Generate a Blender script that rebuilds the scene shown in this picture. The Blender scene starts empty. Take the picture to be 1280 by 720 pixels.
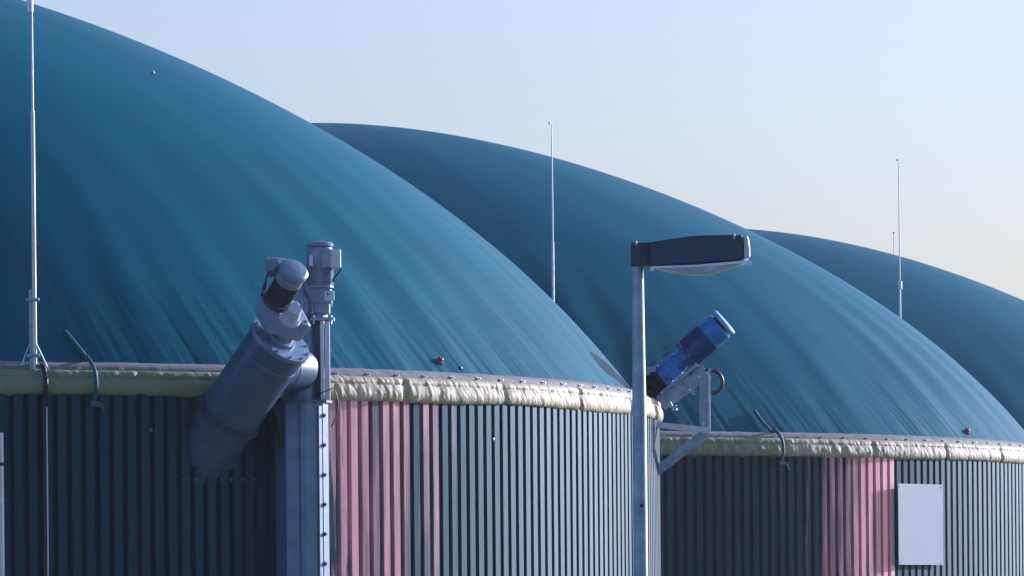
import bpy, math, random
from mathutils import Vector, Matrix, noise
random.seed(7)
PI = math.pi
C = bpy.data.collections.new("site"); bpy.context.scene.collection.children.link(C)
sc = bpy.context.scene

# ------------------------------------------------------------------ survey of the site
EYE = 1.6
F = 7911.8          # focal length in 1280-pixel units (a long telephoto)
YH = 799.47         # horizon row before roll
ROLL = 0.008774
H = 3.7145          # tank rim above eye height
R = 15.0
WO = .17             # the cladding stands this far outside the tank ring
TANKS = [(-12.869, 99.657, 7.1445), (-4.025, 130.578, 6.8213), (5.036, 164.817, 6.8232)]
GZ = 0.0
RIM = EYE + H       # rim height above the ground

def at(px, py, Y):
    dx, dy = px - 640, py - 360
    c, s = math.cos(ROLL), math.sin(ROLL)
    x = 640 + c*dx - s*dy; y = 360 + s*dx + c*dy
    return Vector(((x-640)/F*Y, Y, EYE + (YH-y)/F*Y))

def wall_depth(px, tank, rad=R, py=500):
    tx, ty = TANKS[tank][:2]
    v = at(px, py, 1.0); dx = v.x
    a = 1+dx*dx; b = -2*(dx*tx+ty); c = tx*tx+ty*ty-rad*rad
    D = b*b-4*a*c
    return (-b-math.sqrt(max(D, 0)))/2/a

def wall_angle(px, tank, rad=R):          # angle round the tank, 0 = towards the camera (-Y), + to the right
    tx, ty = TANKS[tank][:2]
    d = wall_depth(px, tank, rad); p = at(px, 500, d)
    return math.atan2(p.x-tx, -(p.y-ty))

# ------------------------------------------------------------------ materials
def newmat(name):
    m = bpy.data.materials.new(name); m.use_nodes = True
    nt = m.node_tree; b = nt.nodes['Principled BSDF']
    return m, nt, b
def N(nt, t, **k):
    n = nt.nodes.new(t)
    for a, v in k.items(): setattr(n, a, v)
    return n
def setin(n, **k):
    for a, v in k.items(): n.inputs[a.replace('_', ' ')].default_value = v
def ramp(nt, fac, stops):
    r = N(nt, 'ShaderNodeValToRGB'); e = r.color_ramp.elements
    while len(e) < len(stops): e.new(.5)
    for i, (p, c) in enumerate(stops):
        e[i].position = p; e[i].color = (*c, 1) if len(c) == 3 else c
    nt.links.new(fac, r.inputs[0]); return r.outputs[0]
def math_(nt, op, a, b=None, c=None, clamp=False):
    n = N(nt, 'ShaderNodeMath', operation=op); n.use_clamp = clamp
    for i, v in enumerate((a, b, c)):
        if v is None: continue
        if isinstance(v, (int, float)): n.inputs[i].default_value = v
        else: nt.links.new(v, n.inputs[i])
    return n.outputs[0]
def mixc(nt, fac, a, b, mode='MIX'):
    n = N(nt, 'ShaderNodeMix', data_type='RGBA', blend_type=mode)
    for i, v in ((0, fac), (6, a), (7, b)):
        if isinstance(v, (int, float)): n.inputs[i].default_value = v
        elif isinstance(v, tuple): n.inputs[i].default_value = (*v, 1)
        else: nt.links.new(v, n.inputs[i])
    return n.outputs[2]
def noise_tex(nt, vec, scale, detail=4, rough=.55):
    n = N(nt, 'ShaderNodeTexNoise'); setin(n, Scale=scale, Detail=detail, Roughness=rough)
    if vec is not None: nt.links.new(vec, n.inputs['Vector'])
    return n.outputs[0]
def objco(nt): return N(nt, 'ShaderNodeTexCoord').outputs['Object']
def polar(nt):                    # angle (rad), height, radius of the object's own coordinates
    s = N(nt, 'ShaderNodeSeparateXYZ'); nt.links.new(objco(nt), s.inputs[0])
    ang = math_(nt, 'ARCTAN2', s.outputs[0], math_(nt, 'MULTIPLY', s.outputs[1], -1.0))
    rad = math_(nt, 'SQRT', math_(nt, 'ADD', math_(nt, 'MULTIPLY', s.outputs[0], s.outputs[0]), math_(nt, 'MULTIPLY', s.outputs[1], s.outputs[1])))
    return ang, s.outputs[2], rad
def comb(nt, x, y, z=0.0):
    n = N(nt, 'ShaderNodeCombineXYZ')
    for i, v in enumerate((x, y, z)):
        if isinstance(v, (int, float)): n.inputs[i].default_value = v
        else: nt.links.new(v, n.inputs[i])
    return n.outputs[0]
def bump(nt, b, h, strength, dist):
    n = N(nt, 'ShaderNodeBump'); setin(n, Strength=strength, Distance=dist)
    nt.links.new(h, n.inputs['Height']); nt.links.new(n.outputs[0], b.inputs['Normal'])

def simple(name, col, rough=.5, metal=0.0, var=.25, scale=6.0, bumpd=0.0, spec=.5):
    m, nt, b = newmat(name)
    n = noise_tex(nt, objco(nt), scale, 5, .6)
    lo = tuple(c*(1-var) for c in col); hi = tuple(min(1, c*(1+var)) for c in col)
    nt.links.new(ramp(nt, n, [(.3, lo), (.7, hi)]), b.inputs['Base Color'])
    rr = ramp(nt, noise_tex(nt, objco(nt), scale*2.3, 4), [(.3, (rough*.85,)*3), (.7, (min(1, rough*1.2),)*3)])
    nt.links.new(rr, b.inputs['Roughness'])
    setin(b, Metallic=metal); b.inputs['Specular IOR Level'].default_value = spec
    if bumpd: bump(nt, b, noise_tex(nt, objco(nt), scale*4, 3), .6, bumpd)
    return m

def mat_dome(name, seed):
    m, nt, b = newmat(name)
    a, z, r = polar(nt)
    # height above the base, 0 at the rim, 1 at the crown
    h = math_(nt, 'DIVIDE', z, 7.0)
    low = math_(nt, 'SUBTRACT', 1.0, math_(nt, 'MULTIPLY', h, 2.3), clamp=True)      # wrinkles live low down
    low = math_(nt, 'POWER', low, 3.4)
    sa = math_(nt, 'ADD', a, math_(nt, 'MULTIPLY', h, .10))
    folds = noise_tex(nt, comb(nt, math_(nt, 'MULTIPLY', sa, 26.0), math_(nt, 'MULTIPLY', h, .9), seed), 1.0, 2, .45)
    fine = noise_tex(nt, comb(nt, math_(nt, 'MULTIPLY', sa, 85.0), math_(nt, 'MULTIPLY', h, 3.0), seed+3), 1.0, 2, .5)
    cloth = noise_tex(nt, comb(nt, math_(nt, 'MULTIPLY', a, 3.0), math_(nt, 'MULTIPLY', h, 2.5), seed), 1.0, 2, .4)
    hh = math_(nt, 'ADD', math_(nt, 'MULTIPLY', math_(nt, 'MULTIPLY', folds, low), .8), math_(nt, 'MULTIPLY', math_(nt, 'MULTIPLY', fine, low), .16))
    hh = math_(nt, 'ADD', hh, math_(nt, 'MULTIPLY', cloth, .7))
    # welded seams running up the membrane
    k = math_(nt, 'MULTIPLY', a, 40/(2*PI)); fr = math_(nt, 'FRACT', math_(nt, 'ADD', k, 40.37))
    d = math_(nt, 'MULTIPLY', math_(nt, 'ABSOLUTE', math_(nt, 'SUBTRACT', fr, .5)), r)
    seam = math_(nt, 'LESS_THAN', d, .022*6)
    hh = math_(nt, 'ADD', hh, math_(nt, 'MULTIPLY', seam, .012))
    bump(nt, b, hh, 1.0, .11)
    dirt = noise_tex(nt, comb(nt, math_(nt, 'MULTIPLY', a, 5.0), math_(nt, 'MULTIPLY', h, 3.5), seed), 1.0, 4, .5)
    col = ramp(nt, dirt, [(.25, DOME_LO), (.75, DOME_HI)])
    streak = noise_tex(nt, comb(nt, math_(nt, 'MULTIPLY', a, 190.0), math_(nt, 'MULTIPLY', h, 1.6), seed), 1.0, 3, .6)
    streak = math_(nt, 'MULTIPLY', math_(nt, 'GREATER_THAN', streak, .68), math_(nt, 'MULTIPLY', low, .25))
    col = mixc(nt, streak, col, (.12, .19, .22))
    col = mixc(nt, math_(nt, 'MULTIPLY', seam, .25), col, (.004, .05, .08))
    nt.links.new(col, b.inputs['Base Color'])
    nt.links.new(ramp(nt, dirt, [(.2, (.36,)*3), (.8, (.5,)*3)]), b.inputs['Roughness'])
    b.inputs['Specular IOR Level'].default_value = .06
    return m

def mat_sheet(name, refl0, refl1, seed):
    """colour coated trapezoidal steel; a warm salmon reflection is painted on over a band of angles"""
    m, nt, b = newmat(name)
    a, z, r = polar(nt)
    ns = 455/5
    q = math_(nt, 'FLOOR', math_(nt, 'MULTIPLY', a, ns/(2*PI)))          # one sheet = five ribs
    w = N(nt, 'ShaderNodeTexWhiteNoise', noise_dimensions='1D'); nt.links.new(math_(nt, 'ADD', q, seed), w.inputs['W'])
    base = ramp(nt, w.outputs[0], [(0, SHEET_LO), (1, SHEET_HI)])
    run = noise_tex(nt, comb(nt, math_(nt, 'MULTIPLY', a, 260.0), math_(nt, 'MULTIPLY', z, .35), seed), 1.0, 5, .6)
    base = mixc(nt, ramp(nt, run, [(.35, (0,)*3), (.75, (.35,)*3)]), base, tuple(c*.6 for c in SHEET_LO))
    if refl1 > refl0:
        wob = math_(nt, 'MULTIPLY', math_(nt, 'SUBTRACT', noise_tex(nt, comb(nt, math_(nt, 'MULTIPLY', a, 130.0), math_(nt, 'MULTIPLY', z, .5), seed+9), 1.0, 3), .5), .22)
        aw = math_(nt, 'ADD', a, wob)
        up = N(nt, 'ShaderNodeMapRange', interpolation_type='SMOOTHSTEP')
        for i, v in ((1, refl0), (2, refl0+REFL_IN), (3, 0.), (4, 1.)): up.inputs[i].default_value = v
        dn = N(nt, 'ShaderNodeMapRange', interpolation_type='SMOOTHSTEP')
        for i, v in ((1, refl1-REFL_OUT), (2, refl1), (3, 1.), (4, 0.)): dn.inputs[i].default_value = v
        nt.links.new(aw, up.inputs[0]); nt.links.new(aw if REFL_OUT > .05 else a, dn.inputs[0])
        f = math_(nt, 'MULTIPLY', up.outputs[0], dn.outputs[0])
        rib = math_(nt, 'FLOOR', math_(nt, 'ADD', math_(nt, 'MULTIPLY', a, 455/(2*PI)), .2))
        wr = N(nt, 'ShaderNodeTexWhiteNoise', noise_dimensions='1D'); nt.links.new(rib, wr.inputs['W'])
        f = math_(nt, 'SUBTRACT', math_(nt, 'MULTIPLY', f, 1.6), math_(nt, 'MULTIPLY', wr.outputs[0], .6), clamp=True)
        base = mixc(nt, math_(nt, 'MULTIPLY', f, .95), base, PINK_REFL)  # pink reflection painted into the sheet colour, broken up rib by rib
    nt.links.new(base, b.inputs['Base Color'])
    setin(b, Metallic=SHEET_METAL)
    nt.links.new(ramp(nt, run, [(.3, (.46,)*3), (.8, (.62,)*3)]), b.inputs['Roughness']); b.inputs['Specular IOR Level'].default_value = .2
    bump(nt, b, noise_tex(nt, comb(nt, math_(nt, 'MULTIPLY', a, 60.0), math_(nt, 'MULTIPLY', z, .8), seed), 1.0, 3), .5, .006)
    return m

def mat_cover(name):
    m, nt, b = newmat(name)
    a, z, r = polar(nt)
    u = math_(nt, 'MULTIPLY', a, R)
    n1 = noise_tex(nt, comb(nt, u, math_(nt, 'MULTIPLY', z, 2.0)), .9, 6, .65)
    col = ramp(nt, n1, [(.3, (.33, .29, .15)), (.5, (.50, .43, .27)), (.72, (.63, .53, .38))])
    # algae stain in drips on the underside of the roll
    n2 = noise_tex(nt, comb(nt, math_(nt, 'MULTIPLY', u, 5.0), math_(nt, 'MULTIPLY', z, 3.0)), 1.0, 4, .6)
    lowz = N(nt, 'ShaderNodeMapRange'); nt.links.new(z, lowz.inputs[0])
    for i, v in ((1, RIM-.12), (2, RIM-.36), (3, 0.), (4, 1.)): lowz.inputs[i].default_value = v
    f = math_(nt, 'MULTIPLY', lowz.outputs[0], ramp(nt, n2, [(.42, (0,)*3), (.62, (.75,)*3)]))
    col = mixc(nt, f, col, (.22, .26, .07))
    # long green left stretch of the cover, its shade painted into the colour
    g = N(nt, 'ShaderNodeMapRange', interpolation_type='SMOOTHSTEP'); nt.links.new(math_(nt, 'ADD', a, math_(nt, 'MULTIPLY', n1, .06)), g.inputs[0])
    for i, v in ((1, .60), (2, .72), (3, .8), (4, 0.)): g.inputs[i].default_value = v
    col = mixc(nt, g.outputs[0], col, (.17, .22, .10))
    nt.links.new(col, b.inputs['Base Color'])
    setin(b, Roughness=.62); b.inputs['Specular IOR Level'].default_value = .3
    bump(nt, b, noise_tex(nt, comb(nt, math_(nt, 'ADD', math_(nt, 'MULTIPLY', u, 9.0), math_(nt, 'MULTIPLY', z, 4.0)), math_(nt, 'MULTIPLY', z, 3.0)), 1.0, 4, .62), .8, .05)
    return m

DOME_LO, DOME_HI = (.0, .088, .130), (.0, .115, .165)
SHEET_LO, SHEET_HI = (.008, .048, .070), (.016, .066, .092)
SHEET_METAL = .4
PINK_REFL = (.80, .44, .44); REFL_IN, REFL_OUT = .10, .01

M = {}
M['galv'] = simple('galvanised_steel', (.28, .36, .45), .36, .75, .28, 7, .002)
M['dark_plate'] = simple('dark_plate', (.018, .052, .075), .42, .6, .2, 6)
M['pale_steel'] = simple('pale_steel', (.15, .20, .27), .42, .4, .12, 5)
M['trim'] = simple('white_trim', (.85, .88, .92), .3, 0, .03, 5)
M['galv_light'] = simple('pale_galvanised_steel', (.62, .64, .68), .35, .6, .12, 9, .001)
M['steel_paint'] = simple('grey_blue_paint', (.07, .115, .18), .38, .25, .18, 5, .001)
M['steel_paint_light'] = simple('light_grey_paint', (.15, .24, .34), .38, .35, .14, 5, .001)
M['motor_grey'] = simple('motor_grey_paint', (.23, .30, .38), .36, .2, .15, 8, .001)
M['motor_dark'] = simple('dark_motor_body', (.05, .065, .09), .5, .2, .2, 8)
M['box_white'] = simple('pale_box_paint', (.66, .67, .70), .4, .1, .06, 6)
M['blue'] = simple('blue_paint', (.005, .20, .50), .3, .15, .2, 6, .001)
M['blue_dark'] = simple('dark_blue_paint', (.004, .09, .26), .4, .15, .2, 6)
M['blue_cap'] = simple('pale_blue_paint', (.22, .42, .62), .3, .1, .15, 5)
M['rubber'] = simple('black_rubber', (.012, .013, .018), .45, 0, .3, 10)
M['band'] = simple('grey_felt_band', (.21, .20, .20), .8, 0, .25, 12, .01)
M['lamp_body'] = simple('dark_lamp_housing', (.045, .065, .10), .38, .3, .12, 5, .0006)
M['lamp_tip'] = simple('reflector_and_sunlit_end', (.55, .57, .62), .4, .3, .06, 5)
M['sign'] = simple('white_panel', (.38, .42, .46), .45, 0, .03, 1.5)
M['rope'] = simple('green_strap', (.01, .12, .12), .6, 0, .3, 9)
M['red'] = simple('red_plastic', (.22, .07, .10), .5, 0, .25, 9)
M['ground'] = simple('gravel_ground', (.16, .16, .15), .9, 0, .35, .6, .02)
m, nt, b = newmat('clear_lamp_bowl'); setin(b, Base_Color=(.75, .88, .93, 1), Roughness=.18, IOR=1.45); b.inputs['Transmission Weight'].default_value = .45
M['bowl'] = m
M['cover'] = mat_cover('cream_tarpaulin')

# ------------------------------------------------------------------ mesh helpers
class MB:
    def __init__(s): s.v = []; s.f = []; s.sm = []
    def add(s, vs, fs, smooth=False):
        k = len(s.v); s.v += [tuple(v) for v in vs]
        for f in fs: s.f.append([i+k for i in f]); s.sm.append(smooth)
        return s
    def box(s, c, size, rot=None):
        rot = rot or Matrix.Identity(3); c = Vector(c)
        vs = [c + rot @ Vector((sx*size[0]/2, sy*size[1]/2, sz*size[2]/2)) for sx in (-1, 1) for sy in (-1, 1) for sz in (-1, 1)]
        return s.add(vs, [(0,1,3,2), (4,6,7,5), (0,4,5,1), (2,3,7,6), (0,2,6,4), (1,5,7,3)])
    def lathe(s, p0, axis, prof, seg=40, smooth=True, up=None, phase=0.0):
        """prof: list of (distance along axis, radius); sharp where an entry repeats"""
        ax = Vector(axis).normalized(); p0 = Vector(p0)
        u = (Vector(up) if up else (Vector((0,0,1)) if abs(ax.z) < .9 else Vector((1,0,0))))
        u = (u - ax*u.dot(ax)).normalized(); w = ax.cross(u)
        rings = []
        for d, r in prof:
            rings.append([p0 + ax*d + (u*math.cos(phase+2*PI*i/seg) + w*math.sin(phase+2*PI*i/seg))*r for i in range(seg)])
        for a, b in zip(rings, rings[1:]):
            k = len(s.v)                           # separate rings: crisp edges between bands
            s.v += [tuple(v) for v in a+b]
            for i in range(seg):
                j = (i+1) % seg; s.f.append([k+i, k+j, k+seg+j, k+seg+i]); s.sm.append(smooth)
        for ring, rev in ((rings[0], True), (rings[-1], False)):
            k = len(s.v); s.v += [tuple(v) for v in ring]
            f = list(range(k, k+seg)); s.f.append(f[::-1] if rev else f); s.sm.append(False)
        return s
    def cyl(s, p0, p1, r0, r1=None, seg=32, smooth=True, phase=0.0):
        p0, p1 = Vector(p0), Vector(p1)
        return s.lathe(p0, p1-p0, [(0, r0), ((p1-p0).length, r0 if r1 is None else r1)], seg, smooth, phase=phase)
    def tube(s, pts, r, seg=10, sub=6):
        P = [Vector(p) for p in pts]; path = []
        for i in range(len(P)-1):
            p0, p1, p2, p3 = P[max(i-1, 0)], P[i], P[i+1], P[min(i+2, len(P)-1)]
            for k in range(sub):
                t = k/sub
                path.append(.5*((2*p1)+(-p0+p2)*t+(2*p0-5*p1+4*p2-p3)*t*t+(-p0+3*p1-3*p2+p3)*t**3))
        path.append(P[-1]); k0 = len(s.v); n = len(path); ref = None
        for i, p in enumerate(path):
            d = (path[min(i+1, n-1)]-path[max(i-1, 0)]).normalized()
            ref = ref if ref is not None else (Vector((0,1,0)) if abs(d.y) < .9 else Vector((1,0,0)))
            u = (ref-d*ref.dot(d)).normalized(); w = d.cross(u); ref = u
            s.v += [tuple(p+(u*math.cos(2*PI*j/seg)+w*math.sin(2*PI*j/seg))*r) for j in range(seg)]
        for i in range(n-1):
            for j in range(seg):
                a = k0+i*seg+j; b_ = k0+i*seg+(j+1) % seg
                s.f.append([a, b_, b_+seg, a+seg]); s.sm.append(True)
        s.f.append([k0+j for j in range(seg)][::-1]); s.sm.append(False)
        s.f.append([k0+(n-1)*seg+j for j in range(seg)]); s.sm.append(False)
        return s
    def sphere(s, c, rx, ry=None, rz=None, seg=20, rings=12, rot=None):
        ry = ry or rx; rz = rz or rx; rot = rot or Matrix.Identity(3); c = Vector(c)
        vs = []; fs = []
        for i in range(rings+1):
            th = PI*i/rings
            for j in range(seg):
                ph = 2*PI*j/seg
                vs.append(c+rot@Vector((rx*math.sin(th)*math.cos(ph), ry*math.sin(th)*math.sin(ph), rz*math.cos(th))))
        for i in range(rings):
            for j in range(seg):
                a = i*seg+j; b_ = i*seg+(j+1) % seg; fs.append((a, a+seg, b_+seg, b_))
        return s.add(vs, fs, True)
    def prism(s, pts, off):
        """closed polygon (list of Vectors) pushed along off"""
        n = len(pts); vs = [Vector(p) for p in pts]+[Vector(p)+Vector(off) for p in pts]
        fs = [list(range(n))[::-1], list(range(n, 2*n))]+[[i, (i+1) % n, n+(i+1) % n, n+i] for i in range(n)]
        return s.add(vs, fs)
    def build(s, name, mat, parent=None, bevel=0.0, origin=None):
        me = bpy.data.meshes.new(name)
        o0 = Vector(origin) if origin is not None else Vector((0,0,0))
        if parent is not None and origin is None: o0 = parent.matrix_basis.translation.copy()
        me.from_pydata([tuple(Vector(v)-o0) for v in s.v], [], s.f)
        me.polygons.foreach_set('use_smooth', s.sm)
        me.materials.append(mat); me.update()
        o = bpy.data.objects.new(name, me); C.objects.link(o)
        if parent is not None:
            pw = parent_world(parent)
            o.parent = parent; o.location = o0-pw
        else: o.location = o0
        import bmesh
        bm = bmesh.new(); bm.from_mesh(me); bmesh.ops.recalc_face_normals(bm, faces=bm.faces)
        bm.to_mesh(me); bm.free()
        if bevel:
            bv = o.modifiers.new('bevel', 'BEVEL'); bv.width = bevel; bv.segments = 2; bv.limit_method = 'ANGLE'; bv.angle_limit = math.radians(40)
        return o
def parent_world(o):
    p = Vector(o.location)
    while o.parent is not None: o = o.parent; p += Vector(o.location)
    return p
def tag(o, label=None, cat=None, group=None, kind=None):
    if label: o['label'] = label
    if cat: o['category'] = cat
    if group: o['group'] = group
    if kind: o['kind'] = kind
    return o
def thing(name, loc, label, cat, group=None):
    o = bpy.data.objects.new(name, None); C.objects.link(o); o.location = loc
    o.empty_display_size = .3
    return tag(o, label, cat, group)
def frame(axis, up=(0,0,1)):             # matrix whose local Z is the axis, local X as close to 'right' as it gets
    z = Vector(axis).normalized(); y = Vector(up); y = (y-z*y.dot(z)).normalized(); x = y.cross(z)
    return Matrix((x, y, z)).transposed()

# ------------------------------------------------------------------ ground
g = MB(); n = 40; S = 1500
vs = [(-S+2*S*i/n, -S+2*S*j/n, 0) for i in range(n+1) for j in range(n+1)]
fs = [(i*(n+1)+j, (i+1)*(n+1)+j, (i+1)*(n+1)+j+1, i*(n+1)+j+1) for i in range(n) for j in range(n)]
g.add(vs, fs); tag(g.build('ground', M['ground']), kind='structure')

# ------------------------------------------------------------------ tanks
NU, RB, CU = 1.8312, 14.795, .1494
def dome_h(u, hd): return hd*(1-(1-CU)*u**NU-CU*u**8)
def ring_angles(lo, hi, fine, coarse):
    """angles round the tank: fine where the camera side is, coarse behind"""
    A = []; a = lo
    while a < hi: A.append(a); a += fine
    while a < lo+2*PI-coarse*.5: A.append(a); a += coarse
    return A
def ring_mesh(mb, A, prof, smooth=True, closed=False):
    n = len(A); k = len(prof(0)); vs = []
    for a in A:
        for r, z in prof(a): vs.append((r*math.sin(a), -r*math.cos(a), z))
    fs = []
    for i in range(n):
        i2 = (i+1) % n
        for j in range(k if closed else k-1):
            j2 = (j+1) % k
            fs.append((i*k+j, i2*k+j, i2*k+j2, i*k+j2))
    mb.add(vs, fs, smooth); return mb

def tank(idx, label, refls, hard):
    global REFL_IN, REFL_OUT
    tx, ty, hd = TANKS[idx]
    t = thing('biogas_tank', (tx, ty, 0), label, 'gas tank', 'domed biogas tanks')
    base = Vector((tx, ty, 0))
    def put(mb, name, mat, **k):
        mb.v = [tuple(Vector(v)+base) for v in mb.v]; return mb.build(name, mat, t, **k)
    # corrugated wall
    NR = 455; per = 2*PI/NR; mb = MB(); A = []; RR = []
    for i in range(NR):
        a0 = i*per
        for fa, dr in ((0, 0), (.58, 0), (.70, -.085), (.88, -.085)):
            A.append(a0+fa*per); RR.append(R+WO+dr)
    n = len(A); vs = []
    zs = [-.05, RIM-.25]
    for a, r in zip(A, RR):
        for z in zs: vs.append((r*math.sin(a), -r*math.cos(a), z))
    fs = [(2*i, 2*((i+1) % n), 2*((i+1) % n)+1, 2*i+1) for i in range(n)]
    mb.add(vs, fs, False)
    REFL_IN, REFL_OUT = hard
    put(mb, 'wall', mat_sheet('trapezoidal_sheet', refls[0], refls[1], 11.0*idx+2))
    # membrane dome
    mb = MB(); A = ring_angles(-.3, 2.2, .012, .05); U = [((i/56))**.8 for i in range(57)]
    def prof(a):
        out = []
        for u in U:
            q = max(0, u-.6)/.4
            w = noise.noise(Vector((a*20+u*1.2, u*1.0, idx*7.0)))*.055*q*q*min(1, (1-u)*14+.25)
            out.append((max(u*RB+w*.5, 1e-4), RIM+.12+dome_h(u, hd)+w))
        return out
    ring_mesh(mb, A, prof)
    mb.v = [(x, y, z-(RIM+.12)) for x, y, z in mb.v]
    o = MB(); o.v = [tuple(Vector(v)+base+Vector((0,0,RIM+.12))) for v in mb.v]; o.f = mb.f; o.sm = mb.sm
    o.build('dome', mat_dome('dome_membrane', idx*5.0+1), t, origin=base+Vector((0,0,RIM+.12)))
    # grey clamping band where the membrane meets the wall
    mb = MB(); A = ring_angles(-.2, 1.75, .004, .05)
    def prof(a):
        w = noise.noise(Vector((a*55, 3.1, idx)))*.012+noise.noise(Vector((a*300, 1.1, idx)))*.006
        return [(15.02, RIM-.06), (15.03, RIM+.02+w*.4), (14.99, RIM+.075+w), (14.90, RIM+.115+w), (14.75, RIM+.14+w*.6)]
    ring_mesh(mb, A, prof); put(mb, 'clamping_band', M['band'])
    # tarpaulin roll over the rim
    mb = MB(); A = ring_angles(-.2, 1.8, .0011, .03)
    base_prof = [(.02, -.02), (.05, .012), (.085, .004), (.105, -.03), (.118, -.085), (.108, -.098), (.125, -.112), (.145, -.17), (.155, -.23), (.15, -.285), (.125, -.33), (.07, -.34), (.0, -.32)]
    def prof(a):
        u = a*R; out = []
        sag = noise.noise(Vector((u*.35, 9.0, idx)))*.035+noise.noise(Vector((u*1.7, 4.0, idx)))*.02
        fat = noise.noise(Vector((u*.5, 2.0, idx)))*.03
        pinch = 0
        ph = (u/2.3+.31*idx) % 1.0
        pinch = math.exp(-((ph-.5)*2.3/.06)**2)
        for j, (dr, dz) in enumerate(base_prof):
            s = j/12
            g_ = 1-abs(2*s-1)**3
            f1 = noise.noise(Vector((u*2.6+s*1.8, s*1.3, idx*3)))
            f2 = noise.noise(Vector((u*7.5-s*3.0, s*2.2, idx*3+5)))
            f3 = abs(noise.noise(Vector((u*4.2+s*4.0*noise.noise(Vector((u*.8, 1, 1))), s*1.6, idx+8))))
            f4 = noise.noise(Vector((u*16+s*2.0, s*4.0, idx+2)))
            d = g_*(f1*.008+f2*.016-f3*.026+.004+f4*.014+fat*.2)-pinch*.05*g_
            lowf = max(0, s-.45)*1.8
            z = dz+(sag+f2*.02+f1*.015)*lowf+pinch*.03*lowf
            out.append((R+max(dr+.07*min(1, j/3)+d*.8, .01 if j else .0), RIM+z))
        return out
    ring_mesh(mb, A, prof); put(mb, 'rim_cover', M['cover'])
    return t

def wang(px, i): return wall_angle(px, i)
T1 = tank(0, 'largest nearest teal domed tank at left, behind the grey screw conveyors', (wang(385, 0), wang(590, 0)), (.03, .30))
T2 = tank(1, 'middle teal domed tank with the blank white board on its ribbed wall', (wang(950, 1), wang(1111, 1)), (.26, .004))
T3 = tank(2, 'smallest farthest dark teal domed tank at the right edge', (0, 0), (.1, .1))

def clips(t, idx, a0, a1, da):
    src = None; a = a0; k = 0; base = Vector((TANKS[idx][0], TANKS[idx][1], 0))
    while a < a1:
        rm = Matrix.Rotation(a, 3, 'Z')
        p = base+rm@Vector((0, -15.0-.012, RIM+.045))
        if src is None:
            mb = MB(); mb.cyl((0, 0, 0), (0, -.05, 0), .016, .012, 8); mb.box((0, -.004, -.0), (.06, .02, .035))
            src = mb.build('clip', M['galv_light'], t, origin=(0,0,0)); o = src
        else:
            o = src.copy(); C.objects.link(o); o.parent = t
        o.location = p-Vector(t.location); o.rotation_euler = (0, 0, a)
        a += da*(1+random.uniform(-.06, .06))/R; k += 1
clips(T1, 0, wang(-5, 0), 1.56, .62)
clips(T2, 1, wang(828, 1), wang(1284, 1), .62)

def rim_point(px, idx, rad, z):
    """point over the rim at the pixel column px"""
    a = wall_angle(px, idx); tx, ty = TANKS[idx][:2]
    return Vector((tx+rad*math.sin(a), ty-rad*math.cos(a), z)), a

def dome_point(px, py, idx, lift=0.0):
    """first point of the dome surface on the line of sight through a pixel, pushed out by lift"""
    tx, ty, hd = TANKS[idx]; Y = ty-15.5
    while Y < ty+15:
        p = at(px, py, Y); rho = math.hypot(p.x-tx, p.y-ty)
        if rho < RB and p.z < RIM+.12+dome_h(rho/RB, hd): break
        Y += .02
    d = Vector((p.x-tx, p.y-ty, 0)).normalized()
    nrm = (d*.55+Vector((0,0,.8))).normalized()
    return p+nrm*lift, nrm

# green tie strap on each of the two nearer tanks: from the membrane over the cover to the wall
def tie(t, idx, pts_dome, px_r, down_px):
    mb = MB(); P = []
    for (px, py) in pts_dome: P.append(dome_point(px, py, idx, .05)[0])
    q, a = rim_point(px_r, idx, 15.02, RIM+.19); P.append(q)
    for rad, dz in ((15.22, .04), (15.29, -.10), (15.30, -.26), (15.25, -.38), (15.22, -.46)):
        q, _ = rim_point(px_r, idx, rad, RIM+dz); P.append(q)
    mb.tube(P, .03, 8, 5); s = mb.build('tie_strap', M['rope'], t)
    b_ = MB(); q, a = rim_point(px_r, idx, 15.25, RIM-.45); rm = Matrix.Rotation(a, 3, 'Z')
    b_.box(q, (.13, .06, .06), rm); b_.cyl(q+rm@Vector((-.09, -.05, -.03)), q+rm@Vector((.09, -.05, -.03)), .018, seg=10)
    b_.cyl(q+rm@Vector((.07, -.06, .0)), q+rm@Vector((.10, -.09, -.13)), .014, seg=8)
    b_.build('buckle', M['steel_paint'], t, bevel=.008)
tie(T1, 0, [(79, 417), (88, 427), (99, 441), (108, 452)], 109, 498)
tie(T2, 1, [(942, 516), (951, 529), (962, 541), (967, 546)], 966, 577)

# small fittings in the membranes
def fitting(t, idx, px, py, r, mat, name):
    p, nrm = dome_point(px, py, idx); mb = MB()
    mb.lathe(p-nrm*.05, nrm, [(0, r*1.5), (.07, r*1.5), (.07, r), (.05+r*1.3, r*.95), (.05+r*1.6, r*.55)], 18)
    mb.build(name, mat, t)
fitting(T1, 0, 549, 452, .045, M['red'], 'pressure_valve')
fitting(T2, 1, 1208, 540, .05, M['red'], 'pressure_valve')
fitting(T1, 0, 575, 461, .025, M['steel_paint_light'], 'membrane_eyelet')
fitting(T1, 0, 191, 91, .02, M['galv_light'], 'membrane_eyelet')

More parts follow.
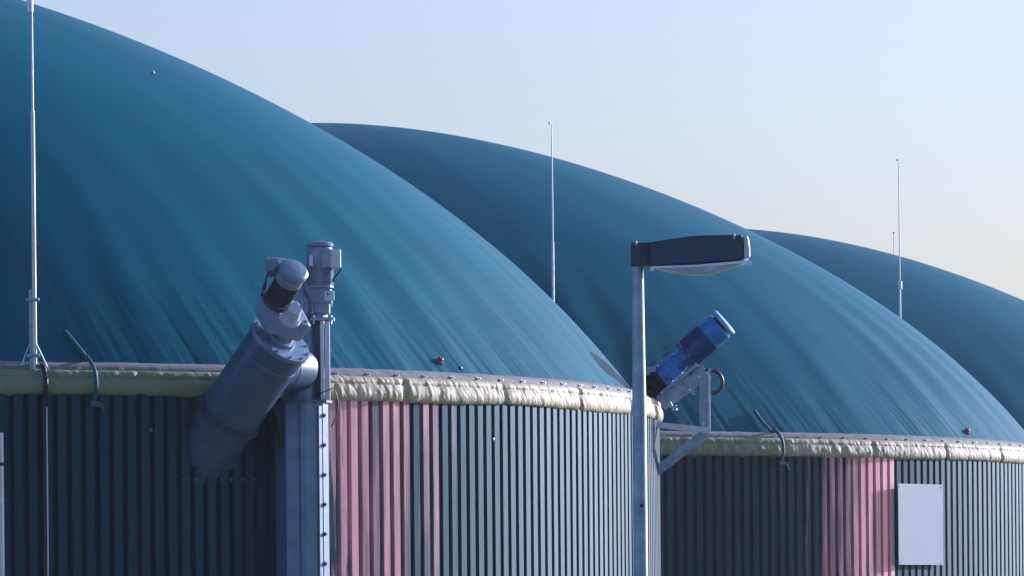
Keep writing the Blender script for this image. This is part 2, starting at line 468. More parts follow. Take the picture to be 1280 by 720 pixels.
# ------------------------------------------------------------------ lightning rods
def rod(px_top, py_top, px_base, py_base, depth, label, scale=1.0, feet=True, cable=False, ztop_extra=0.0, sleeve_at=None):
    """slender air terminal; lower part a thicker pipe with struts"""
    b0 = at(px_base, py_base, depth)
    top = at(px_top, py_top, depth)+Vector((0,0,ztop_extra))
    t = thing('lightning_rod', b0, label, 'lightning rod', 'lightning rods beside the tank rims')
    L = top.z-b0.z
    ax = Vector((0,0,1))
    mb = MB(); mb.lathe(b0, ax, [(0, .026*scale), (L*.62, .022*scale), (L*.62, .014*scale), (L-.3, .010*scale), (L, .005*scale)], 12)
    mb.build('rod', M['galv_light'], t)
    return t, b0, top
d1 = wall_depth(42, 0, 15.0)
t, b0, top = rod(36, -60, 43.5, 463, d1-.05, 'tall lightning rod on a strutted stub post at the far left tank rim', 1.25)
mb = MB(); mb.cyl(b0+Vector((-.045, .03, 0)), b0+Vector((-.045, .03, 1.10)), .038); mb.build('post', M['galv'], t)
for k, z in enumerate((.20, .96)):
    mb = MB(); mb.box(b0+Vector((-.02, .0, z)), (.17, .09, .045)); mb.cyl(b0+Vector((.055, -.06, z)), b0+Vector((.055, .04, z)), .018, seg=8); mb.build('clamp', M['galv'], t, bevel=.006)
for sx in (-1, 1):
    mb = MB(); mb.cyl(b0+Vector((sx*.20-.01, 0, -.0)), b0+Vector((sx*.045-.02, 0, .36)), .010, seg=8); mb.build('strut', M['galv_light'], t)
mb = MB(); mb.lathe(at(38.2, 15, d1-.05)+Vector((-.01, 0, 0)), (0,0,1), [(0, .045), (.42, .045)], 12); mb.build('sleeve', M['galv_light'], t)
# earth cable from the rod over the cover and down the wall
q1 = b0
rr = [(15.06, RIM+.06), (15.2, RIM+.05), (15.29, RIM-.10), (15.30, RIM-.28), (15.24, RIM-.40), (15.23, RIM-1.0), (15.23, RIM-2.5), (15.23, .0)]
mb = MB(); mb.tube([rim_point(47.5, 0, r_, z_)[0] for r_, z_ in rr], .034, 10, 5); ca = mb.build('earth_cable', M['rubber'], t)
mb = MB(); mb.tube([rim_point(49.6, 0, r_+.03, z_)[0] for r_, z_ in [(15.24, RIM-.5), (15.23, RIM-1.0), (15.23, RIM-2.5), (15.23, .0)]], .010, 8, 5); mb.build('earth_wire', M['galv_light'], t)
d2 = wall_depth(690, 1, 15.0)
t, b0, top = rod(687, 154, 693, 546, d2-.05, 'thin pale lightning rod between the lamp and the nearest dome', 1.1)
mb = MB(); mb.sphere(top, .02, seg=10, rings=6); mb.build('tip', M['galv_light'], t)
d3 = wall_depth(1127, 2, 15.0)
t, b0, top = rod(1121.5, 200, 1127, 612, d3-.1, 'tall thin lightning rod in front of the farthest dark dome', 1.15)
mb = MB(); mb.sphere(top, .024, seg=10, rings=6); mb.build('tip', M['steel_paint'], t)
mb = MB(); mb.lathe(at(1125, 361, d3-.1), (0,0,1), [(0, .05), (.18, .05)], 10); mb.build('sleeve', M['galv_light'], t)
d4 = TANKS[2][1]+17
pt = at(1117, 291, d4)
t = thing('lightning_rod', (pt.x, pt.y, 0), 'faint short rod tip peeping up behind the farthest dome', 'lightning rod', 'lightning rods beside the tank rims')
mb = MB(); mb.lathe((pt.x, pt.y, 0), (0,0,1), [(0, .05), (pt.z*.6, .035), (pt.z*.6, .018), (pt.z, .008)], 10); mb.build('rod', M['galv'], t)
mb = MB(); mb.sphere(pt, .028, seg=10, rings=6); mb.build('tip', M['steel_paint'], t)

# ------------------------------------------------------------------ vertical conveyor on the nearest tank
KX = 89.5
dv = wall_depth(380, 0)-.72
def V(px, py, d=0.0): return at(px, py, dv-d)      # d metres nearer than the casing's axis
foot = at(380, 720, dv); foot.z = 0
vt = thing('vertical_conveyor', foot, 'upright grey eight-sided conveyor casing with a finned motor on top', 'conveyor')
cx = V(377, 504)
mb = MB(); mb.cyl((cx.x, cx.y, 0), (cx.x, cx.y, cx.z), .372, seg=8, smooth=False, phase=math.radians(10)+0)
low = mb.build('lower_casing', M['steel_paint_light'], vt, bevel=.006)
mb = MB(); mb.cyl((cx.x, cx.y, cx.z), (cx.x, cx.y, cx.z+.035), .43, seg=8, smooth=False, phase=math.radians(10)); mb.build('flange', M['steel_paint'], vt, bevel=.005)
# fold line standing on the front facet, and the edge strip with its bolts
mb = MB(); q = V(373.5, 520, .36); mb.box((q.x, q.y, cx.z/2-.0), (.018, .03, cx.z-.01)); mb.build('seam_strip', M['steel_paint'], vt)
rm = Matrix.Rotation(math.radians(58), 3, 'Z')
facet = Vector((math.sin(math.radians(58)), -math.cos(math.radians(58)), 0))
q = cx+facet*.352
mb = MB(); mb.box((q.x, q.y, cx.z/2-.02), (.23, .022, cx.z-.06), rm); mb.build('edge_strip', M['pale_steel'], vt, bevel=.004)
src = None
for k in range(9):
    z = at(402, 520+k*37, dv).z
    if z < .1: break
    p = Vector((cx.x, cx.y, 0))+facet*.364+Vector((0, 0, z))
    if src is None:
        mb = MB(); mb.lathe((0,0,0), (0,-1,0), [(0, .032), (.022, .030), (.022, .014), (.04, .014)], 6, False); src = mb.build('bolt', M['rubber'], vt, origin=(0,0,0)); o = src
    else: o = src.copy(); C.objects.link(o); o.parent = vt
    o.location = p-foot; o.rotation_euler = (0, 0, math.radians(58))
# upper casing: round riser, dark web and bright angle bars
rz0, rz1 = cx.z+.035, V(380, 402).z
rc = V(375, 450)
mb = MB(); mb.cyl((rc.x, rc.y, rz0), (rc.x, rc.y, rz1), .225, seg=40); mb.build('upper_casing', M['steel_paint_light'], vt)
q = V(396, 450, .05); mb = MB(); mb.box((q.x, q.y, (rz0+rz1)/2), (.10, .10, rz1-rz0)); mb.build('web_plate', M['motor_dark'], vt)
for px, w, dd in ((402.5, .045, .14), (409.3, .068, .10)):
    q = V(px, 450, dd); mb = MB(); mb.box((q.x, q.y, (rz0+rz1)/2), (w, .05, rz1-rz0)); mb.box((q.x+w*.35, q.y+.06, (rz0+rz1)/2), (.012, .12, rz1-rz0)); mb.build('angle_bar', M['galv_light'], vt, bevel=.004)
q0, q1 = V(384, 399.5), V(418, 399.5)
mb = MB(); mb.box(((q0.x+q1.x)/2-.06, q0.y-.02, q0.z), (.50, .46, .045)); tp = mb.build('top_flange', M['galv'], vt, bevel=.006)
src = None
for px in (385, 392, 404, 414):
    q = V(px, 399.5, .20)
    if src is None:
        mb = MB(); mb.lathe((0, 0, -.06), (0,0,1), [(0, .014), (.04, .014), (.04, .026), (.085, .026), (.085, .014), (.12, .014)], 6, False); src = mb.build('bolt', M['galv_light'], vt, origin=(0,0,0)); o = src
    else: o = src.copy(); C.objects.link(o); o.parent = vt
    o.location = q-foot
# gearbox
q = V(388, 371.5); mb = MB()
mb.box(q+Vector((0, 0, .0)), (.60, .40, .21)); mb.box(V(390, 386, .0), (.50, .34, .17)); mb.cyl(V(397, 391), V(397, 399), .13, .15)
mb.cyl(V(368, 374, .22), V(368, 374, -.2), .15)
gb = mb.build('gearbox', M['motor_grey'], vt, bevel=.025)
mb = MB(); mb.box(V(411.6, 369.8, .21), (.135, .03, .135)); mb.box(V(414, 379.5, .19), (.025, .025, .09)); mb.build('cover_plate', M['box_white'], gb, bevel=.006)
mb = MB(); mb.cyl(V(409.5, 367.5, .225), V(409.5, 367.5, .24), .014, seg=10); mb.build('plug', M['rubber'], gb)
# motor on top
mc = V(400, 360); mt0 = mc.z
mb = MB(); mb.lathe(mc, (0,0,1), [(0, .19), (.03, .19), (.03, .17), (.36, .17)], 40)
for k in range(36):
    a = 2*PI*k/36; d = Vector((math.cos(a), math.sin(a), 0))
    mb.box(mc+d*.178+Vector((0, 0, .19)), (.03, .008, .30), Matrix.Rotation(a, 3, 'Z'))
mo = mb.build('motor', M['motor_grey'], vt)
mb = MB(); mb.lathe(mc+Vector((0,0,.36)), (0,0,1), [(0, .185), (.17, .185), (.20, .17), (.20, .14)], 40); mb.build('fan_cowl', M['motor_grey'], mo)
mb = MB(); mb.lathe(mc+Vector((0,0,.575)), (0,0,1), [(0, .14), (.0, .185), (.03, .19), (.055, .165), (.07, .08)], 40); mb.build('rain_cap', M['motor_grey'], mo)
mb = MB(); mb.box(V(407.5, 323, .15), (.12, .14, .26)); mb.build('terminal_base', M['motor_grey'], mo, bevel=.012)
mb = MB(); mb.box(V(418.5, 323.5, .10), (.165, .20, .255)); mb.build('terminal_box', M['box_white'], mo, bevel=.012)
mb = MB(); mb.tube([V(426, 334, .12), V(425, 339, .12), V(418, 347, .12), V(416, 352, .1)], .013, 8); mb.build('cable', M['rubber'], mo)
mb = MB(); mb.box(V(389, 326, .175), (.055, .02, .15)); mb.build('name_plate', M['box_white'], mo, bevel=.004)
for px in (392, 412):
    mb = MB(); q = V(px, 359, .10); mb.lathe(q, (0,0,1), [(0, .03), (.03, .03), (.03, .014), (.055, .014)], 6, False); mb.build('bolt', M['galv_light'], mo)
mb = MB(); mb.tube([V(380, 350, .30), V(381.5, 362, .33), V(387.5, 376, .33), V(388, 390, .30), V(386, 399, .22)], .032, 10); mb.build('conduit', M['steel_paint'], vt)
mb = MB(); mb.tube([V(418, 486, .2), V(421, 496, .22), V(423, 505, .25), V(420, 520, .3), V(414, 534, .35)], .008, 8); mb.build('wire', M['rubber'], vt)
mb = MB(); mb.tube([V(389, 503, .3), V(396, 494, .36), V(407, 489, .36), V(416, 485, .3)], .008, 8); mb.build('wire', M['rubber'], vt)

# ------------------------------------------------------------------ slanting conveyor
ax = Vector((.535, -.454, .713)).normalized()
dw = wall_depth(262, 0)
cap = at(349, 428, dw-.90)
st = thing('slanting_conveyor', cap-ax*2.2, 'fat dark screw conveyor tube slanting down into the tank wall', 'conveyor')
mb = MB(); mb.lathe(cap, -ax, [(0, .425), (1.32, .425)], 56); mb.build('upper_tube', M['steel_paint'], st)
mb = MB(); mb.lathe(cap-ax*1.38, -ax, [(0, .425), (2.6, .425)], 56); mb.build('lower_tube', M['steel_paint'], st)
mb = MB(); mb.lathe(cap-ax*1.32, -ax, [(0, .47), (.03, .47)], 56); mb.lathe(cap-ax*1.352, -ax, [(0, .47), (.028, .47)], 56); fl = mb.build('joint_flange', M['motor_dark'], st)
fr = frame(ax)
src = None
def ring_bolts(parent, centre, rad, n, mat, size, phase=0.0):
    src = None
    for k in range(n):
        a = 2*PI*k/n+phase; p = centre+fr@Vector((rad*math.cos(a), rad*math.sin(a), 0))
        if src is None:
            mb = MB(); mb.lathe((0,0,-.02), (0,0,1), [(0, size), (.045, size), (.045, size*.5), (.07, size*.5)], 6, False); src = mb.build('bolt', mat, parent, origin=(0,0,0)); o = src
        else: o = src.copy(); C.objects.link(o); o.parent = parent
        o.location = p-parent_world(parent); o.rotation_euler = fr.to_euler()
ring_bolts(fl, cap-ax*1.32, .447, 20, M['steel_paint'], .020)
mb = MB(); mb.lathe(cap-ax*.25, -ax, [(0, .43), (.012, .43)], 56); mb.build('weld_band', M['steel_paint_light'], st)
mb = MB(); mb.lathe(cap-ax*.0, ax, [(0, .455), (.03, .455)], 56); mb.lathe(cap+ax*.034, ax, [(0, .455), (.025, .45)], 56); cp = mb.build('end_plate', M['steel_paint_light'], st)
ring_bolts(cp, cap+ax*.05, .405, 12, M['galv'], .020, .2)
# branch into the upright casing
e0 = cap-ax*.42; e1 = V(377, 462, .05)
mb = MB(); bd = (e1-e0).normalized(); L = (e1-e0).length
mb.lathe(e0, bd, [(0, .335), (L*.80, .335), (L*.90, .32), (L*.98, .27), (L+.03, .19), (L+.05, .05)], 48); mb.build('branch_pipe', M['steel_paint'], st)
mb = MB(); mb.lathe(e0+bd*.46, bd, [(0, .342), (.02, .342)], 48); mb.build('branch_seam', M['steel_paint_light'], st)
# gearbox on the end plate
gx = frame(ax, (0.25, 0, 1)); gc = cap+ax*.36+Vector((-.13, 0, .05))
mb = MB(); mb.lathe(cap+ax*.055, ax, [(0, .21), (.05, .21), (.05, .15), (.16, .15)], 36)
mb.box(gc+ax*.02+gx@Vector((-.02, .01, 0)), (.60, .54, .32), gx)
mb.box(gc+gx@Vector((-.16, -.03, .02)), (.30, .40, .36), gx)
gbx = mb.build('gearbox', M['motor_grey'], st, bevel=.045)
for sx, sy in ((-1, -1), (1, -1), (1, 1), (-1, 1)):
    mb = MB(); mb.lathe(gc+ax*.18+gx@Vector((sx*.2, sy*.19, 0)), ax, [(0, .025), (.02, .025)], 6, False); mb.build('bolt', M['galv'], gbx)
dn = dw-.90-.75
k0 = at(363.5, 399, dn+.12); k1 = at(369.5, 385.5, dn-.10)
mb = MB(); kd = (k1-k0); mb.lathe(k0, kd, [(0, .14), (.05, .13), (.05, .11), (kd.length-.03, .092), (kd.length, .085)], 32); mb.build('shaft_cap', M['box_white'], gbx)
# motor
m0 = at(347, 374, dn+.18); m1 = at(369, 335.5, dn-.20); md = (m1-m0).normalized(); ML = (m1-m0).length; fr2 = frame(md)
mb = MB(); mb.lathe(m0-md*.06, md, [(0, .20), (.06, .20), (.06, .16), (ML*.62, .16)], 40)
for k in range(30):
    a = 2*PI*k/30; mb.box(m0+md*(ML*.33)+fr2@Vector((.165*math.cos(a), .165*math.sin(a), 0)), (.03, .007, ML*.5), fr2@Matrix.Rotation(a, 3, 'Z'))
mo = mb.build('motor', M['motor_dark'], gbx)
mb = MB(); mb.lathe(m0+md*(ML*.60), md, [(0, .188), (ML*.22, .190), (ML*.22, .175), (ML*.27, .175), (ML*.27, .203), (ML*.36, .203), (ML*.41, .17), (ML*.43, .07)], 40); o = mb.build('fan_cowl', M['motor_grey'], st)
mb = MB(); tb = at(343.5, 334, dn+.05); mb.box(tb, (.17, .18, .22), fr2); mb.box(tb+fr2@Vector((-.06, .09, 0)), (.10, .08, .12), fr2); mb.box(at(351, 329, dn+.02), (.17, .14, .09), fr2); mb.build('terminal_box', M['motor_grey'], st, bevel=.02)
mb = MB(); mb.tube([at(341, 339, dn-.02), at(336, 341, dn-.05), at(333, 348, dn-.05), at(331, 356, dn-.05), at(326.5, 371, dn)], .014, 8); mb.tube([at(331.5, 355, dn-.05), at(329, 363, dn-.05)], .024, 8); mb.build('cable', M['rubber'], st)
mb = MB(); mb.tube([V(330, 480, .4), V(337, 492, .3), V(343, 510, .3), V(349, 530, .3), V(351, 560, .3)], .032, 8); mb.build('hose', M['rubber'], st)

# row of fixing screws and a dent repair plate on the left of the wall
for k, px in enumerate((221, 236.5, 252, 267, 280, 294, 307.5)):
    q, a = rim_point(px, 0, 15.17, 0); z = at(px, 600, wall_depth(px, 0)).z; q.z = z
    d = Vector((math.sin(a), -math.cos(a), 0)); mb = MB(); mb.lathe(q-d*.004, d, [(0, .022), (.012, .02), (.012, .012), (.022, .010)], 8); mb.build('screw', M['steel_paint'], T1)
for px, py, t_ in ((181, 538, T1), (604, 550, T1)):
    q, a = rim_point(px, 0, 15.17, 0); q.z = at(px, py, wall_depth(px, 0)).z
    d = Vector((math.sin(a), -math.cos(a), 0)); mb = MB(); mb.lathe(q-d*.004, d, [(0, .03), (.01, .028), (.018, .008)], 12); mb.build('patch', M['steel_paint'], t_)

# flat flashing plate the slanting tube passes through
q, a = rim_point(262, 0, 15.178, 0); rm = Matrix.Rotation(a, 3, 'Z'); zb_ = at(268, 587, q.y).z; zt_ = at(268, 508, q.y).z
mb = MB(); mb.box((q.x, q.y, (zb_+zt_)/2), (.64, .02, zt_-zb_), rm); mb.build('flashing_plate', M['dark_plate'], T1, bevel=.003)

# downpipe at the left end
q, a = rim_point(-9.6, 0, 15.30, 0); z1 = at(-3, 541, q.y).z
pt_ = thing('downpipe', (q.x, q.y, 0), 'pale pipe standing against the ribbed wall at the far left edge', 'pipe')
mb = MB(); mb.cyl((q.x, q.y, 0), (q.x, q.y, z1), .055); mb.build('pipe', M['galv_light'], pt_)
for z in (1.2, z1-.45):
    mb = MB(); mb.cyl((q.x, q.y, z), (q.x, q.y, z+.05), .066); mb.build('pipe_clamp', M['rubber'], pt_)

# ------------------------------------------------------------------ blue agitator on the right flank of the nearest tank
da = 98.55
def A_(px, py, d=0.0): return at(px, py, da-d)
w_low = A_(829, 507)
ag = thing('agitator', A_(860, 540), 'blue motor agitator tilted up on a galvanised bracket behind the lamp post', 'agitator')
bx = (A_(904, 404, .09)-A_(857, 445, 0)); bd = bx.normalized(); fb = frame(bd)
fc = A_(857, 445)
mb = MB(); mb.lathe(fc, bd, [(0, .265), (.045, .265), (.045, .215), (.46, .215)], 48)
for k in range(40):
    a = 2*PI*k/40; mb.box(fc+bd*.26+fb@Vector((.222*math.cos(a), .222*math.sin(a), 0)), (.035, .008, .38), fb@Matrix.Rotation(a, 3, 'Z'))
mo = mb.build('motor', M['blue_dark'], ag)
mb = MB(); mb.lathe(fc+bd*.46, bd, [(0, .238), (.235, .238), (.26, .22)], 48); mb.build('fan_cowl', M['blue'], mo)
mb = MB(); mb.lathe(fc+bd*.70, bd, [(0, .16), (.05, .16)], 36); mb.build('fan_grille', M['rubber'], mo)
mb = MB(); mb.lathe(fc+bd*.775, bd, [(0, .22), (.0, .235), (.03, .24), (.05, .22), (.058, .1)], 48); mb.build('rain_cap', M['blue_cap'], mo)
for k in range(4):
    a = 2*PI*k/4+.78; p = fc+bd*.66+fb@Vector((.205*math.cos(a), .205*math.sin(a), 0)); mb = MB(); mb.cyl(p, p+bd*.13, .014, seg=8); mb.build('spacer', M['blue'], mo)
for k in range(8):
    a = 2*PI*k/8+.2; p = fc+fb@Vector((.243*math.cos(a), .243*math.sin(a), 0)); mb = MB(); mb.lathe(p-bd*.02, bd, [(0, .016), (.085, .016)], 6, False); mb.build('bolt', M['galv'], mo)
for (px0, py0, px1, py1) in ((859, 440, 872, 427.5), (885, 432, 889, 428)):
    mb = MB(); mb.cyl(A_(px0, py0, .225), A_(px1, py1, .25), .014, seg=8); mb.build('lifting_bar', M['blue'], mo)
# gearbox housing below the flange
mb = MB(); mb.lathe(fc-bd*.0, -bd, [(0, .15), (.12, .14), (.12, .165), (.20, .165), (.20, .15), (.42, .16), (.42, .19), (.50, .19)], 40)
mb.box(fc-bd*.30, (.30, .34, .20), fb); mb.box(fc-bd*.46+fb@Vector((0, -.10, 0)), (.30, .30, .12), fb)
mb.build('gearbox', M['blue'], ag, bevel=.015)
# bellows
bc = fc-bd*.50; prof = []; x = 0
for k in range(7):
    prof += [(x, .17), (x+.035, .225), (x+.045, .225)]; x += .075
prof.append((x, .17)); mb = MB(); mb.lathe(bc, -bd, prof, 40); mb.build('bellows', M['rubber'], ag)
mb = MB(); mb.lathe(bc-bd*.52, -bd, [(0, .12), (1.5, .12)], 32); mb.build('shaft_tube', M['galv'], ag)
# crank handles
for pts in ([A_(829, 446, .1), A_(834, 441, .12), A_(830.5, 435, .12), A_(835, 431.5, .12)], [A_(811, 462, .1), A_(814, 455, .1), A_(820, 451, .1)], [A_(862.5, 470, .1), A_(864, 462, .12), A_(861, 455, .1)]):
    mb = MB(); mb.tube(pts, .017, 8); mb.build('handle', M['steel_paint'], ag)
mb = MB(); mb.box(A_(813, 462, .1), (.16, .1, .09)); mb.box(A_(808, 466, .1), (.1, .1, .09)); mb.build('clamp_block', M['galv'], ag, bevel=.012)
# bracket: rail, post, beam, brace
def bar(name, p0, p1, w, dpt, mat, parent, flange=True):
    p0, p1 = Vector(p0), Vector(p1); f_ = frame(p1-p0, (0, -1, 0)); L = (p1-p0).length
    mb = MB(); mb.box((p0+p1)/2, (w, .012, L), f_)
    if flange:
        for s in (-1, 1): mb.box((p0+p1)/2+f_@Vector((s*(w/2-.006), -dpt/2-.006, 0)), (.012, dpt, L), f_)
    return mb.build(name, mat, parent, bevel=.003)
bar('rail', A_(826, 505, .05), A_(883, 464, .10), .23, .09, M['galv'], ag)
bar('rail', A_(826, 492, .16), A_(872, 455, .20), .05, .05, M['galv'], ag)
bar('post', A_(879.5, 463, .22), A_(880.5, 541, .22), .13, .10, M['galv'], ag)
mb = MB(); mb.box((A_(886, 462, .24)+A_(886.5, 541, .24))/2, (.034, .14, A_(886, 462).z-A_(886, 541).z)); mb.build('post_flange', M['galv_light'], ag, bevel=.003)
bar('beam', A_(820, 531, .30), A_(886, 538, .30), .095, .07, M['galv_light'], ag)
bar('brace', A_(817, 592, .20), A_(883, 541, .20), .15, .07, M['galv'], ag)
for px, py in ((879.5, 529.5), (879.8, 540.5), (884, 466), (874, 471)):
    p = A_(px, py, .36 if py > 500 else .30); mb = MB(); mb.lathe(p, (0,-1,0), [(0, .028), (.02, .028), (.02, .015), (.045, .015)], 8, False); mb.build('bolt', M['galv_light'], ag)
for (a0, a1) in (((851, 473), (863, 491)), ((832, 493), (841, 510))):
    mb = MB(); mb.cyl(A_(*a0, .22), A_(*a1, .22), .020, seg=8); mb.cyl(A_(a1[0]-1, a1[1], .22), A_(a1[0]+8, a1[1]-2, .22), .024, seg=8); mb.cyl(A_(a1[0]+2, a1[1]-3, .22), A_(a1[0]+3, a1[1]+3, .22), .035, seg=8); mb.build('clamp', M['galv'], ag)
pts = [A_(883, 463.5, .3)]
for k in range(9):
    a = math.radians(80-k*20.5); pts.append(A_(888+14.5*math.cos(a), 477.5-14.5*math.sin(a), .22))
mb = MB(); mb.tube(pts, .034, 10, 4); mb.build('hose', M['rubber'], ag)

# ------------------------------------------------------------------ blank board on the middle tank
pa, pb = wall_depth(1123, 1), wall_depth(1178, 1)
p0, a0 = rim_point(1109, 1, 15.20, 0); p1, a1 = rim_point(1164, 1, 15.20, 0)
am = (a0+a1)/2; out = Vector((math.sin(am), -math.cos(am), 0))
zt = at(1124, 604.5, p0.y).z; zb = at(1124, 706, p0.y).z
L = (p1-p0).length; mid = (p0+p1)/2+out*.04
sg = thing('blank_board', (mid.x, mid.y, zb), 'blank white upright board fixed to the middle tank wall', 'board')
rm = Matrix.Rotation(am, 3, 'Z')
mb = MB(); mb.box((mid.x, mid.y, (zt+zb)/2), (L, .012, zt-zb), rm); mb.build('panel', M['sign'], sg, bevel=.002)
for z in (zb+.25, zt-.25):
    mb = MB(); q = mid-out*.03; mb.box((q.x, q.y, z), (L-.1, .045, .05), rm); mb.build('batten', M['galv'], sg)
for sx in (-1, 1):
    for z in (zb+.05, zt-.05):
        q = mid+rm@Vector((sx*(L/2-.05), 0, 0)); mb = MB(); mb.lathe((q.x, q.y, z), out, [(0, .016), (.014, .012)], 8); mb.build('screw', M['galv'], sg)

# ------------------------------------------------------------------ street lamp near the camera
dl = 42.0; ls = F/dl
def Lp(px, py, d=0.0): return at(px, py, dl-d)
t0 = Lp(797.5, 333); foot = Vector((t0.x, t0.y, 0))
lamp = thing('street_lamp', foot, 'galvanised lamp post with a flat dark lantern, standing in front of the tanks', 'street lamp')
pr = [(0, .062), (.9, .060), (.9, .050), (t0.z-.9, .046), (t0.z+.05, .036)]
mb = MB(); mb.lathe(foot, (0,0,1), pr, 36); pole = mb.build('pole', M['galv'], lamp)
# lantern: collar, tapering housing, end coloured pale as sunlit, trim frame, clear bowl
mb = MB(); mb.prism([Lp(788.5, 303.5, .055), Lp(812, 303, .055), Lp(812, 332.5, .055), Lp(788.5, 332.5, .055)], (0, .13, 0)); mb.build('collar', M['lamp_body'], lamp, bevel=.008)
Wd = .30
hp = [(811, 303), (835, 299), (862, 295), (884, 293.8), (928, 293.4), (929.5, 324.5), (870, 329.5), (811, 332.5)]
mb = MB(); mb.prism([Lp(x, y, Wd/2) for x, y in hp], (0, Wd, 0)); hs = mb.build('housing', M['lamp_body'], lamp, bevel=.012)
mb = MB(); mb.prism([Lp(811, 303.2, Wd/2+.004), Lp(813.2, 303, Wd/2+.004), Lp(813.2, 332.5, Wd/2+.004), Lp(811, 332.5, Wd/2+.004)], (0, .003, 0)); mb.build('joint_line', M['rubber'], hs)
mb = MB(); mb.prism([Lp(x, y, Wd/2-.004) for x, y in [(929, 293.6), (935.5, 295), (937.5, 310), (938, 322.5), (930, 324.3)]], (0, Wd-.008, 0)); mb.build('end_cap', M['lamp_tip'], hs, bevel=.014)  # end coloured pale to paint in the sunlight falling on it
mb = MB()
tr = [(812.5, 334.5), (816, 332.8), (870, 331), (900, 328.2), (936, 325.2), (938.8, 326), (938.6, 331), (934, 331.4), (932, 328.6), (870, 333.8), (818, 335.4), (817, 338.5), (813, 338.6)]
mb.prism([Lp(x, y, Wd/2+.008) for x, y in tr], (0, .020, 0)); mb.prism([Lp(x, y, -Wd/2+.012) for x, y in tr], (0, .020, 0)); mb.build('trim_frame', M['trim'], hs, bevel=.0015)
bowl_top = [(818, 333.5), (870, 331.5), (932, 327)]; 
mb = MB(); secs = []
BW = [(817, 334.2, .9, 2), (835, 333.4, 1, 7.5), (852, 332.8, 1, 10), (868, 332.2, 1, 12.6), (886, 330.8, 1, 13.8), (905, 329.2, .98, 9.5), (922, 327.9, .95, 5.6), (936, 326.8, .9, 2)]
vs = []; seg = 14
for x, y, w, dp in BW:
    for j in range(seg):
        a = PI*j/(seg-1); c_ = math.cos(a); s_ = math.sin(a)
        ex = abs(c_)**.6*(1 if c_ > 0 else -1)
        vs.append(Lp(x, y+dp*abs(s_)**.7, ex*w*(Wd/2-.01)))
fs = []
for i in range(len(BW)-1):
    for j in range(seg): fs.append((i*seg+j, i*seg+(j+1) % seg, (i+1)*seg+(j+1) % seg, (i+1)*seg+j))
fs += [list(range(seg)), [(len(BW)-1)*seg+j for j in range(seg)]]
mb.add(vs, fs, True); mb.build('bowl', M['bowl'], hs)
mb = MB(); mb.prism([Lp(x, y, .09) for x, y in [(824, 333.6), (925, 329), (925, 327.2), (824, 332.2)]], (0, .18, 0)); mb.build('reflector', M['lamp_tip'], hs)
mb = MB(); mb.cyl(Lp(845, 336.5), Lp(885, 334.5), .018, seg=16); mb.build('bulb', M['box_white'], hs)
for px, py in ((795.5, 303.5), (918, 295)):
    mb = MB(); mb.lathe(Lp(px, py+3.5, Wd/2+.004 if px > 900 else .06), (0,0,1), [(0, .004), (.02, .006), (.032, .003)], 8); mb.build('clip', M['box_white'], hs)
mb = MB(); mb.lathe(Lp(802, 632, .052), (0,-1,0), [(0, .012), (.006, .012)], 10); mb.build('bolt', M['rubber'], lamp)

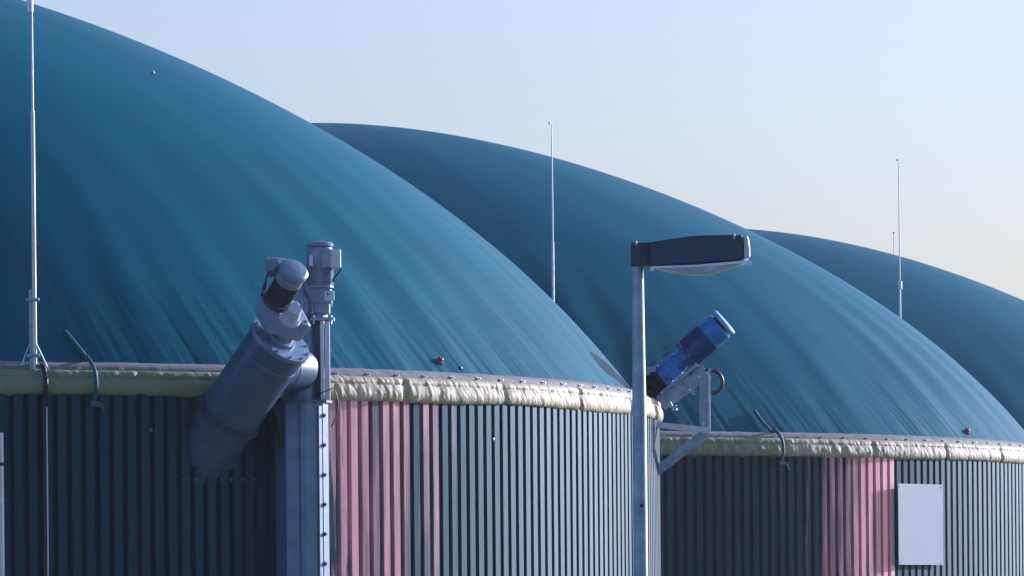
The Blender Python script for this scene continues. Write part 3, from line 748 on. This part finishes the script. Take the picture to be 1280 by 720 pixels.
# ------------------------------------------------------------------ light, air, camera
def set_light():
    w = bpy.data.worlds.new('World'); sc.world = w; w.use_nodes = True; nt = w.node_tree
    bg = nt.nodes['Background']; sky = nt.nodes.new('ShaderNodeTexSky'); sky.sky_type = 'NISHITA'; sky.sun_disc = False
    d = Vector((math.sin(SUN_AZ)*math.cos(SUN_EL), math.cos(SUN_AZ)*math.cos(SUN_EL), math.sin(SUN_EL)))      # low sun, far right and beyond the tanks
    el = math.asin(d.z); az = math.atan2(d.x, d.y)
    sky.sun_elevation = el; sky.sun_rotation = az
    sky.altitude = 0; sky.air_density = AIR; sky.dust_density = DUST; sky.ozone_density = OZONE
    nt.links.new(sky.outputs[0], bg.inputs[0]); bg.inputs[1].default_value = SKY
    L = bpy.data.lights.new('sun', 'SUN'); L.energy = SUN; L.angle = math.radians(.53); L.color = SUNCOL
    o = bpy.data.objects.new('sun', L); C.objects.link(o); o.rotation_euler = d.to_track_quat('Z', 'Y').to_euler(); o.location = (0, 0, 60)
SUN_AZ, SUN_EL = math.radians(49.5), math.radians(15)
SUN, SUNCOL, SKY = 5.0, (1, .95, .88), .115
AIR, DUST, OZONE = 1.0, 2.4, 2.4
HAZE, G = .00013, .65
EXPO, WB, TINT = .44, 5250, 22
set_light()
mb = MB(); mb.box((0, 0, 7.5), (3200, 3200, 17.2)); hz = mb.build('haze', bpy.data.materials.new('air')); tag(hz, kind='stuff')
m = hz.data.materials[0]; m.use_nodes = True; nt = m.node_tree; nt.nodes.remove(nt.nodes['Principled BSDF'])
v = nt.nodes.new('ShaderNodeVolumePrincipled'); v.inputs['Color'].default_value = (1, 1, 1, 1); v.inputs['Density'].default_value = HAZE; v.inputs['Anisotropy'].default_value = G
nt.links.new(v.outputs[0], nt.nodes['Material Output'].inputs['Volume'])

cam = bpy.data.cameras.new('camera'); co = bpy.data.objects.new('camera', cam); C.objects.link(co)
cam.sensor_width = 36; cam.lens = F/1280*36; cam.clip_end = 6000; cam.clip_start = .5
off = YH-360
cam.shift_x = -(math.sin(ROLL)*off)/1280; cam.shift_y = (math.cos(ROLL)*off)/1280
co.location = (0, 0, EYE)
co.rotation_euler = (Matrix.Rotation(PI/2, 3, 'X')@Matrix.Rotation(-ROLL, 3, 'Z')).to_euler()
sc.camera = co
sc.view_settings.view_transform = 'Standard'; sc.view_settings.look = 'None'; sc.view_settings.gamma = 1
sc.view_settings.exposure = EXPO
if hasattr(sc.view_settings, 'use_white_balance'):
    sc.view_settings.use_white_balance = True
    sc.view_settings.white_balance_temperature = WB
    sc.view_settings.white_balance_tint = TINT
sc.cycles.use_denoising = True
sc.cycles.max_bounces = 6; sc.cycles.volume_bounces = 0; sc.cycles.sample_clamp_indirect = 4
